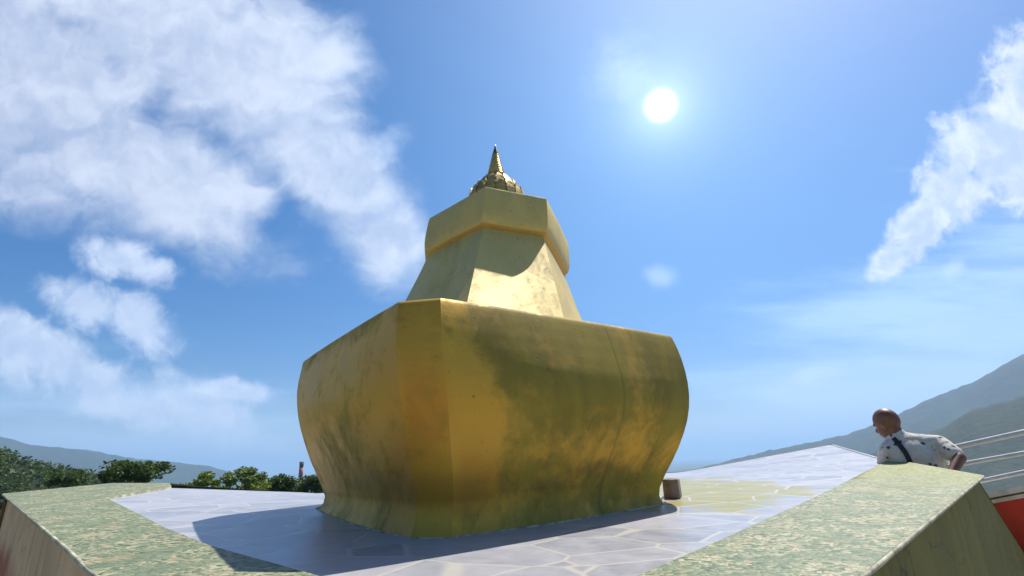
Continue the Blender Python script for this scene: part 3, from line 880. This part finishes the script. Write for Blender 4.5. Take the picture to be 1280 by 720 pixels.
LEAF_DARK = leaf_mat('dark_leaves', (0.024, 0.055, 0.012), (0.105, 0.165, 0.035))
LEAF_LIGHT = leaf_mat('yellow_green_leaves', (0.085, 0.13, 0.014), (0.28, 0.34, 0.05))
LEAF_MID = leaf_mat('mid_green_leaves', (0.030, 0.060, 0.014), (0.11, 0.16, 0.035))
BARK = flat('grey_bark', (0.16, 0.13, 0.10), 0.9, 0, 0.4, 5, 0.3)


def leaf_quads(centres, size, rg):
    """leaf sprays: one bent quad per centre"""
    n = len(centres); C = np.asarray(centres)
    a = rg.normal(size=(n, 3)); a[:, 2] *= 0.6; a /= np.linalg.norm(a, axis=1, keepdims=True)
    b = np.cross(a, rg.normal(size=(n, 3))); b /= np.linalg.norm(b, axis=1, keepdims=True)
    s = size*rg.uniform(0.6, 1.4, (n, 1))
    V = np.stack([C-a*s, C+b*s*0.5, C+a*s, C-b*s*0.5], 1).reshape(-1, 3)
    Fs = [(4*i, 4*i+1, 4*i+2, 4*i+3) for i in range(n)]
    return V, Fs


def tree(name, label, az, dist, top_el, width, crown_h, mat, seed, group=None, flat_top=0.0, nclump=34, per=120, leaf=0.16, gap=0.0):
    rg = np.random.default_rng(seed)
    x, y = dist*math.sin(R_(az)), dist*math.cos(R_(az)); g = ground_z(x, y)-0.2
    top = CAM_Z+dist*math.tan(R_(top_el))
    root = empty(name, (x, y, g)); tag(root, label, 'tree', group)
    hgt = top-g; cz = top-crown_h/2
    cents = []
    for k in range(nclump):
        for _ in range(60):
            q = rg.uniform(-1, 1, 3)
            if np.linalg.norm(q) < 1 and np.linalg.norm(q) > 0.35: break
        q = q*np.array([width/2, width/2, crown_h/2])
        if flat_top: q[2] = q[2]*(1-flat_top)+crown_h*0.22*flat_top*rg.uniform(0.2, 1.3)
        cents.append(np.array([x, y, cz])+q)
    pts = []; cr = 0.16*width+0.25
    for c in cents:
        rr = cr*rg.uniform(0.6, 1.15); n = int(per*rg.uniform(0.6, 1.3)); d = rg.normal(size=(n, 3)); d /= np.linalg.norm(d, axis=1, keepdims=True)
        pts.append(c+d*(rr*rg.uniform(0.3, 1.0, (n, 1))**0.6)*np.array([1, 1, 0.62]))
    V, Fs = leaf_quads(np.vstack(pts), leaf, rg)
    mesh_obj('crown', local(V, root), Fs, mat, root)
    TV, TF = [], []
    fork = np.array([x, y, g+max(0.25*hgt, hgt-crown_h*1.05)])
    tr = 0.022*hgt+0.04
    tube(TV, TF, [(x, y, g), (x+0.05, y, g+0.4*(fork[2]-g)), fork], [tr*1.4, tr, tr*0.8], 8)
    for c in cents[::2]:
        m = fork*0.45+c*0.55; m[2] += 0.12*np.linalg.norm(c-fork)*0.5
        tube(TV, TF, [fork, m, c], [tr*0.5, tr*0.28, tr*0.10], 5)
    mesh_obj('trunk', local(TV, root), TF, BARK, root, True)
    return root


TG = 'trees beyond the left rim of the platform'
tree('spreading_tree', 'dark spreading tree with bare branches showing, tallest above the left platform rim', -34.9, 44, 1.55, 3.7, 2.6, LEAF_DARK, 11, TG, 0.55, 26, 150, 0.13)
tree('round_bush_tree', 'bright yellow green round tree, larger of the pale pair behind the rim', -26.2, 47, 0.30, 3.0, 2.6, LEAF_LIGHT, 12, TG, 0, 26, 150, 0.13)
tree('round_bush_tree', 'bright yellow green low tree left of the larger pale one', -29.3, 46, -0.15, 2.3, 2.2, LEAF_LIGHT, 13, TG, 0, 20, 140, 0.13)
tree('round_bush_tree', 'mid green rounded tree between the pale trees and the chimney', -23.2, 50, 0.0, 2.3, 2.4, LEAF_MID, 14, TG, 0, 22, 150, 0.13)
tree('round_bush_tree', 'dark green tree below the red chimney, beside the golden stupa', -20.5, 52, -0.22, 2.6, 2.2, LEAF_MID, 15, TG, 0, 22, 140, 0.13)
tree('round_bush_tree', 'small dark tree at the foot of the green hillside, left of the spreading tree', -39.2, 60, 0.95, 3.0, 3.0, LEAF_DARK, 16, TG, 0, 20, 130, 0.16)

# the wooded hillside at far left: too many crowns to count
rg = np.random.default_rng(5)
hill_c = [az_el(*q) for q in [(0, 557), (40, 572), (75, 580), (110, 588), (140, 598), (200, 606)]]
hill_c = [(-70, 2.2), (-58, 3.0), (-50, 3.2)] + hill_c
HR0, HW = 210, 120
ridge('green_hillside', [(a, e-0.55) for a, e in hill_c], HR0, HW, HILL_NEAR, 3.0, 9.3, 160, -45)
ha = np.array([c[0] for c in hill_c]); he = np.array([c[1] for c in hill_c])
pts = []
for k in range(2200):
    a = rg.uniform(-62, -30); u = -rg.uniform(0, 0.85)**1.3
    e = np.interp(a, ha, he)-0.55; zc = CAM_Z+HR0*math.tan(R_(e))
    hgt = np.interp(u, [-1.0, -0.8, -0.6, -0.42, -0.28, -0.15, 0], [0, .1, .28, .5, .7, .88, 1.0])
    z = -45+(zc+45)*hgt; rr = HR0+u*HW
    c = np.array([rr*math.sin(R_(a)), rr*math.cos(R_(a)), z+0.8])
    s = rg.uniform(1.0, 2.6); n = 40
    d = rg.normal(size=(n, 3)); d /= np.linalg.norm(d, axis=1, keepdims=True); d[:, 2] = d[:, 2]*0.8
    pts.append(c+d*s*rg.uniform(0.5, 1.0, (n, 1)))
V, Fs = leaf_quads(np.vstack(pts), 0.55, rg)
fo = mesh_obj('woodland', V, Fs, LEAF_MID); fo['kind'] = 'stuff'

# ------------------------------------------------------------------ chimney and white building far behind
cp = at(375, 603, 330)
chim = empty('chimney', (cp[0], cp[1], ground_z(cp[0], cp[1])-1)); tag(chim, 'tall red and pale striped chimney beyond the trees left of the stupa', 'chimney')
zt = at(381, 577, 330)[2]; zb = chim.location.z
RED_FADED = flat('faded_red_brick', (0.42, 0.12, 0.09), 0.8, 0, 0.2, 0.4); PALE_BAND = flat('pale_band', (0.60, 0.50, 0.46), 0.8, 0, 0.2, 0.4); DARK_TOP = flat('sooty_top', (0.10, 0.09, 0.09), 0.8, 0, 0.2, 0.4)
hh = zt-zb; rad = lambda s: 1.75-0.75*s
lev = [0, 0.55, 0.66, 0.74, 0.82, 0.93, 1.0]
for i, (nm, mt) in enumerate([('shaft', RED_FADED), ('band', PALE_BAND), ('shaft', RED_FADED), ('band', PALE_BAND), ('shaft', RED_FADED), ('sooty_cap', DARK_TOP)]):
    V, Fs = [], []
    tube(V, Fs, [(0, 0, hh*lev[i]), (0, 0, hh*lev[i+1])], [rad(lev[i]), rad(lev[i+1])+(0.25 if nm == 'sooty_cap' else 0)], 20)
    mesh_obj(nm, V, Fs, mt, chim, True)

WHITE_WALL = flat('white_wall', (0.66, 0.66, 0.64), 0.8, 0, 0.1, 0.2); ROOF = flat('pale_roof', (0.55, 0.56, 0.56), 0.6, 0, 0.15, 0.3); GLASS_DARK = flat('dark_window', (0.05, 0.06, 0.08), 0.2, 0, 0.1, 1)
bp = at(398, 606, 250); zt = at(392, 600.0, 250)[2]
bld = empty('white_building', (bp[0], bp[1], zt-9)); tag(bld, 'far white building with flat roof showing above the trees beside the stupa', 'building')
bld.rotation_euler = (0, 0, R_(20))
bm = bmesh.new(); box_bm(bm, (0, 0, 4.2), (14, 9, 8.4)); bm_obj('wall', bm, WHITE_WALL, bld)
bm = bmesh.new(); box_bm(bm, (0, 0, 8.65), (15, 10, 0.5)); bm_obj('roof', bm, ROOF, bld)
for k in range(5):
    for l in range(2):
        bm = bmesh.new(); box_bm(bm, (-5.2+2.6*k, -4.52, 3.2+3.0*l), (1.3, 0.1, 1.4)); bm_obj('window', bm, GLASS_DARK, bld)

# ------------------------------------------------------------------ railing and red wall at the right
fence = empty('railing', tuple(at(1186, 590, 6.9)[:2])+(0.0,)); tag(fence, 'white metal railing of three sloping bars behind the man at the right edge', 'railing')
for (a, b, rad_) in [((1150, 568.5), (1345, 526), 0.024), ((1150, 589), (1345, 555), 0.019), ((1150, 617), (1345, 576.5), 0.019)]:
    A, B = at(*a, 6.9), at(*b, 6.5); V, Fs = [], []
    tube(V, Fs, [A, lerp(A, B, 0.33), lerp(A, B, 0.66), B], rad_, 12); mesh_obj('rail', local(V, fence), Fs, RAIL_WHITE, fence, True)
for s in (0.155, 0.93):
    A = lerp(at(1150, 568.5, 6.9), at(1345, 526, 6.5), s); V, Fs = [], []
    tube(V, Fs, [(A[0]+0.05, A[1]+0.04, 0.3), (A[0]+0.05, A[1]+0.04, A[2]-0.01)], 0.03, 10); mesh_obj('post', local(V, fence), Fs, RAIL_WHITE, fence, True)

A0, B0 = at(1150, 633, 6.75), at(1345, 594, 6.35); A1, B1 = at(1150, 646, 6.75), at(1345, 610, 6.35)
wl = empty('parapet_wall', (A0[0], A0[1], 0)); tag(wl, 'red painted parapet wall with pale stone coping under the white railing', 'wall')
dirn = (B0-A0)[:2]; dirn /= np.linalg.norm(dirn); nrm = np.array([-dirn[1], dirn[0]])


def slab(name, P0, P1, z0b, z0t, z1b, z1t, t0, t1, mat):
    V = []
    for (q, zb_, zt_) in ((P0, z0b, z0t), (P1, z1b, z1t)):
        for z, tt in ((zb_, t0), (zt_, t0), (zt_, t1), (zb_, t1)): V.append((q[0]+nrm[0]*tt, q[1]+nrm[1]*tt, z))
    Fs = [(0, 1, 5, 4), (1, 2, 6, 5), (2, 3, 7, 6), (3, 0, 4, 7), (0, 3, 2, 1), (4, 5, 6, 7)]
    o = mesh_obj(name, local(V, wl), Fs, mat, wl)
    bm = bmesh.new(); bm.from_mesh(o.data); bmesh.ops.recalc_face_normals(bm, faces=bm.faces); bm.to_mesh(o.data); bm.free()


slab('coping', A0, B0, A0[2]-0.045, A0[2], B0[2]-0.045, B0[2], -0.03, 0.24, COPING)
slab('ledge', A0, B0, A1[2]+0.004, A0[2]-0.060, B1[2]+0.004, B0[2]-0.060, -0.012, 0.22, COPING)
slab('neck_groove', A0, B0, A0[2]-0.060, A0[2]-0.045, B0[2]-0.060, B0[2]-0.045, 0.01, 0.20, STONE_DARK)
slab('red_face', A0, B0, -0.3, A1[2]+0.004, -0.3, B1[2]+0.004, 0.0, 0.21, RED_PAINT)

# ------------------------------------------------------------------ the man


def solid(name, parts, voxel, mat, parent, smooth_it=4):
    """one continuous surface around tapered capsules and ellipsoids"""
    bm = bmesh.new()
    for q in parts:
        if q[0] == 'c':
            _, a, ra, b, rb = q; a, b = Vector(a), Vector(b); n = 5
            for i in range(n+1):
                s = i/n; bmesh.ops.create_icosphere(bm, subdivisions=2, radius=ra*(1-s)+rb*s, matrix=Matrix.Translation(a.lerp(b, s)))
            d = b-a
            m = Matrix.Translation((a+b)/2) @ d.to_track_quat('Z', 'Y').to_matrix().to_4x4()
            bmesh.ops.create_cone(bm, cap_ends=True, segments=16, radius1=ra, radius2=rb, depth=d.length, matrix=m)
        else:
            _, c, rad, rot = q
            m = Matrix.Translation(Vector(c)) @ rot.to_4x4() @ Matrix.Diagonal((*rad, 1))
            bmesh.ops.create_icosphere(bm, subdivisions=3, radius=1.0, matrix=m)
    me = bpy.data.meshes.new(name); bm.to_mesh(me); bm.free()
    o = bpy.data.objects.new(name, me); COL.objects.link(o)
    md = o.modifiers.new('r', 'REMESH'); md.mode = 'VOXEL'; md.voxel_size = voxel
    ms = o.modifiers.new('s', 'SMOOTH'); ms.factor = 0.5; ms.iterations = smooth_it
    dg = bpy.context.evaluated_depsgraph_get(); ev = o.evaluated_get(dg)
    new = bpy.data.meshes.new_from_object(ev); o.modifiers.clear(); o.data = new; bpy.data.meshes.remove(me)
    new.materials.clear(); new.materials.append(mat); new.polygons.foreach_set('use_smooth', [True]*len(new.polygons))
    if parent: o.parent = parent
    return o


SKIN = flat('brown_skin', (0.17, 0.072, 0.038), 0.45, 0, 0.15, 30, 0.05)


def shirt_fn(t, b):
    o = t.coord('Object'); w = t.vec('ADD', o, t.vec('SCALE', t.noise(o, 16, 3, 0.5, out=1), scale=0.05))
    d = t.voro(w, 20, 'F1', 0); cl_ = t.voro(w, 20, 'F1', 1); sep = t.n.new('ShaderNodeSeparateColor'); t.l.new(cl_, sep.inputs[0])
    spot = t.math('MULTIPLY', t.smooth(d, 0.22, 0.36, 0.95, 0.0), t.smooth(sep.outputs[0], 0.5, 0.54))
    d2 = t.voro(w, 26, 'F1', 0); spot2 = t.smooth(d2, 0.14, 0.24, 0.7, 0.0)
    n = t.noise(o, 9, 5, 0.6)
    c = t.mix(t.smooth(n, 0.3, 0.7), (0.50, 0.47, 0.41), (0.66, 0.63, 0.57))
    c = t.mix(spot2, c, (0.30, 0.27, 0.21)); c = t.mix(spot, c, (0.035, 0.033, 0.04))
    t.l.new(c, b.inputs['Base Color']); b.inputs['Roughness'].default_value = 0.85
    f = t.noise(t.mapping(o, sc=(1, 1, 0.4)), 11, 4, 0.6, 0.6); t.l.new(t.bump(f, 0.7, 0.02), b.inputs['Normal'])


SHIRT = material('patterned_shirt', shirt_fn)
TROUSER = flat('dark_trousers', (0.04, 0.045, 0.06), 0.85, 0, 0.3, 10, 0.2)
SHOE = flat('black_shoes', (0.02, 0.02, 0.02), 0.5, 0, 0.2, 10)
STRAP = flat('black_strap', (0.015, 0.015, 0.018), 0.7, 0, 0.2, 40)
DP = 5.35
J = lambda x, y, d=DP: Vector(at(x, y, d))
head = J(1108, 529); c7 = J(1121, 547); ntop = J(1113, 538)
lsh, rsh = J(1112, 563, 5.30), J(1174, 556, 5.38)
relb, rwri, rhand = J(1200, 572, 5.25), J(1187, 596, 5.12), J(1176, 604, 5.10)
chest = J(1144, 572); waist = J(1153, 604); pelvis = J(1158, 634)
lelb = J(1103, 603, 5.45); lwri = J(1108, 622, 5.72); lhand = J(1112, 624, 5.80)
view = Vector((math.sin(R_(34)), math.cos(R_(34)), 0)); side = Vector((view.y, -view.x, 0)); up = Vector((0, 0, 1))
man = empty('person', (pelvis.x, pelvis.y, 0)); tag(man, 'man seen from behind in patterned white short sleeved shirt with black strap, hand on hip', 'person')
ax_y = view; sp = (c7-pelvis).normalized(); sd_ = (rsh-lsh).normalized(); fw = sp.cross(sd_).normalized()*-1
if fw.dot(view) < 0: fw = -fw
TR = Matrix((sd_, fw, sp)).transposed()
hips = [pelvis+side*-0.09+up*-0.06, pelvis+side*0.09+up*-0.06]
hz_ = hips[0].z
legs = []
for s, hp in zip((-1, 1), hips):
    kn = Vector((pelvis.x, pelvis.y, 0))+side*0.10*s+view*0.02+up*0.48; an = Vector((pelvis.x, pelvis.y, 0))+side*0.12*s-view*0.02+up*0.08
    legs.append((hp, kn, an))
fdir = (-side*0.92+view*0.38).normalized(); fz = (up*0.92-side*0.35).normalized(); fdir = (fdir-fz*fdir.dot(fz)).normalized(); fs = fdir.cross(fz)
HR = Matrix((fdir, fs, fz)).transposed()
hp_ = lambda a, b, c: head+(fdir*a+fs*b+fz*c)*0.94


def hand_parts(wr, hd, curl):
    d = (hd-wr).normalized(); s = d.cross(up)
    s = s.normalized() if s.length > 0.1 else side; n = s.cross(d)
    out = [('c', wr, 0.026, hd, 0.030), ('e', hd+d*0.02, (0.040, 0.018, 0.045), Matrix((s, n, d)).transposed())]
    for k, (off, ln) in enumerate([(-0.030, 0.060), (-0.010, 0.072), (0.010, 0.068), (0.029, 0.052)]):
        b0 = hd+d*0.05+s*off; b1 = b0+d*ln*0.55-n*curl*0.3; b2 = b1+d*ln*0.35-n*curl
        out += [('c', b0, 0.0095, b1, 0.009), ('c', b1, 0.009, b2, 0.0075)]
    t0 = hd-s*0.034; t1 = t0+(d*0.7-s*0.7).normalized()*0.035; out += [('c', t0, 0.011, t1, 0.010), ('c', t1, 0.010, t1+d*0.028, 0.008)]
    return out


bodyp = [('e', hp_(-0.012, 0, 0.018), (0.098, 0.077, 0.100), HR), ('e', hp_(0.030, 0, -0.045), (0.066, 0.062, 0.075), HR), ('e', hp_(0.062, 0, -0.088), (0.026, 0.034, 0.024), HR),
         ('c', hp_(0.090, 0, 0.002), 0.008, hp_(0.108, 0, -0.032), 0.014), ('e', hp_(0.086, 0, 0.022), (0.012, 0.050, 0.012), HR),
         ('e', hp_(0.092, 0, -0.062), (0.011, 0.024, 0.008), HR), ('e', hp_(0.090, 0, -0.076), (0.011, 0.021, 0.008), HR),
         ('e', hp_(-0.005, 0.078, -0.015), (0.020, 0.010, 0.032), HR), ('e', hp_(-0.005, -0.078, -0.015), (0.020, 0.010, 0.032), HR),
         ('c', hp_(-0.02, 0, -0.06), 0.056, c7+fz*0.01, 0.060), ('c', c7, 0.062, chest, 0.10), ('c', chest, 0.11, pelvis, 0.11),
         ('c', c7, 0.05, rsh, 0.055), ('c', c7, 0.05, lsh, 0.055),
         ('c', rsh, 0.052, relb, 0.040), ('c', relb, 0.040, rwri, 0.027), ('c', lsh, 0.052, lelb, 0.040), ('c', lelb, 0.040, lwri, 0.027)]
bodyp += hand_parts(rwri, rhand, 0.02)+hand_parts(lwri, lhand, 0.03)
for hp0, kn, an in legs: bodyp += [('c', hp0, 0.085, kn, 0.055), ('c', kn, 0.055, an, 0.038), ('e', an+view*0.06+up*-0.04, (0.045, 0.11, 0.035), Matrix((side, view, up)).transposed())]
L = lambda parts: [tuple((Vector(v)-man.location) if isinstance(v, Vector) else v for v in q) for q in parts]
bd_ = solid('body', L(bodyp), 0.007, SKIN, man, 3)
EYE_W = flat('eye_white', (0.7, 0.68, 0.62), 0.2, 0, 0.02, 5)
for s in (-1, 1):
    bm = bmesh.new(); bmesh.ops.create_uvsphere(bm, u_segments=12, v_segments=8, radius=0.0125, matrix=Matrix.Translation(hp_(0.079, 0.032*s, 0.004)-man.location)); bm_obj('eye', bm, EYE_W, man, True)
shp = [('e', chest+sp*0.00, (0.195, 0.120, 0.16), TR), ('e', (chest+waist)/2, (0.165, 0.120, 0.20), TR), ('e', waist, (0.155, 0.120, 0.18), TR), ('e', pelvis+sp*0.03, (0.165, 0.130, 0.13), TR),
       ('c', c7-sp*0.035, 0.080, rsh, 0.070), ('c', c7-sp*0.035, 0.078, lsh, 0.070), ('c', rsh, 0.068, rsh.lerp(relb, 0.70), 0.064), ('c', lsh, 0.070, lsh.lerp(lelb, 0.72), 0.064), ('c', c7-sp*0.03, 0.082, c7+sp*0.018, 0.070)]
st = solid('shirt', L(shp), 0.010, SHIRT, man, 5)
for v in st.data.vertices:
    q = v.co; f = noise.noise(q*9)*0.008+noise.noise(q*22)*0.003; v.co = q+v.normal*f
trp = []
for hp0, kn, an in legs: trp += [('c', hp0, 0.105, kn, 0.078), ('c', kn, 0.078, an+up*0.02, 0.066)]
trp += [('e', pelvis+up*-0.05, (0.180, 0.135, 0.13), Matrix((side, view, up)).transposed())]
solid('trousers', L(trp), 0.012, TROUSER, man, 3)
for hp0, kn, an in legs:
    solid('shoe', L([('e', an+view*0.06+up*-0.035, (0.052, 0.135, 0.045), Matrix((side, view, up)).transposed())]), 0.012, SHOE, man, 2)
from mathutils.bvhtree import BVHTree
bvh = BVHTree.FromPolygons([v.co+man.location for v in st.data.vertices], [tuple(q.vertices) for q in st.data.polygons])
# crossbody strap lying on the back of the shirt
path = []
for s in np.linspace(0, 1, 14):
    X = 1117+s*24+4*math.sin(s*3.1); Y = 548+s*40
    d = Vector(px_dir(X, Y)); hit = bvh.ray_cast(Vector(EYE), d)
    if hit[0] is not None: path.append((hit[0], hit[1]))
if len(path) > 3:
    V, Fs = [], []
    for i, (q, n) in enumerate(path):
        tdir = (path[min(i+1, len(path)-1)][0]-path[max(i-1, 0)][0]).normalized(); w = n.cross(tdir).normalized()*0.017
        for off, e in ((-1, 0.004), (1, 0.004), (1, 0.009), (-1, 0.009)): V.append(q+w*off+n*e-man.location)
    for i in range(len(path)-1):
        for k in range(4): Fs.append((4*i+k, 4*i+(k+1) % 4, 4*i+4+(k+1) % 4, 4*i+4+k))
    mesh_obj('strap', V, Fs, STRAP, man)
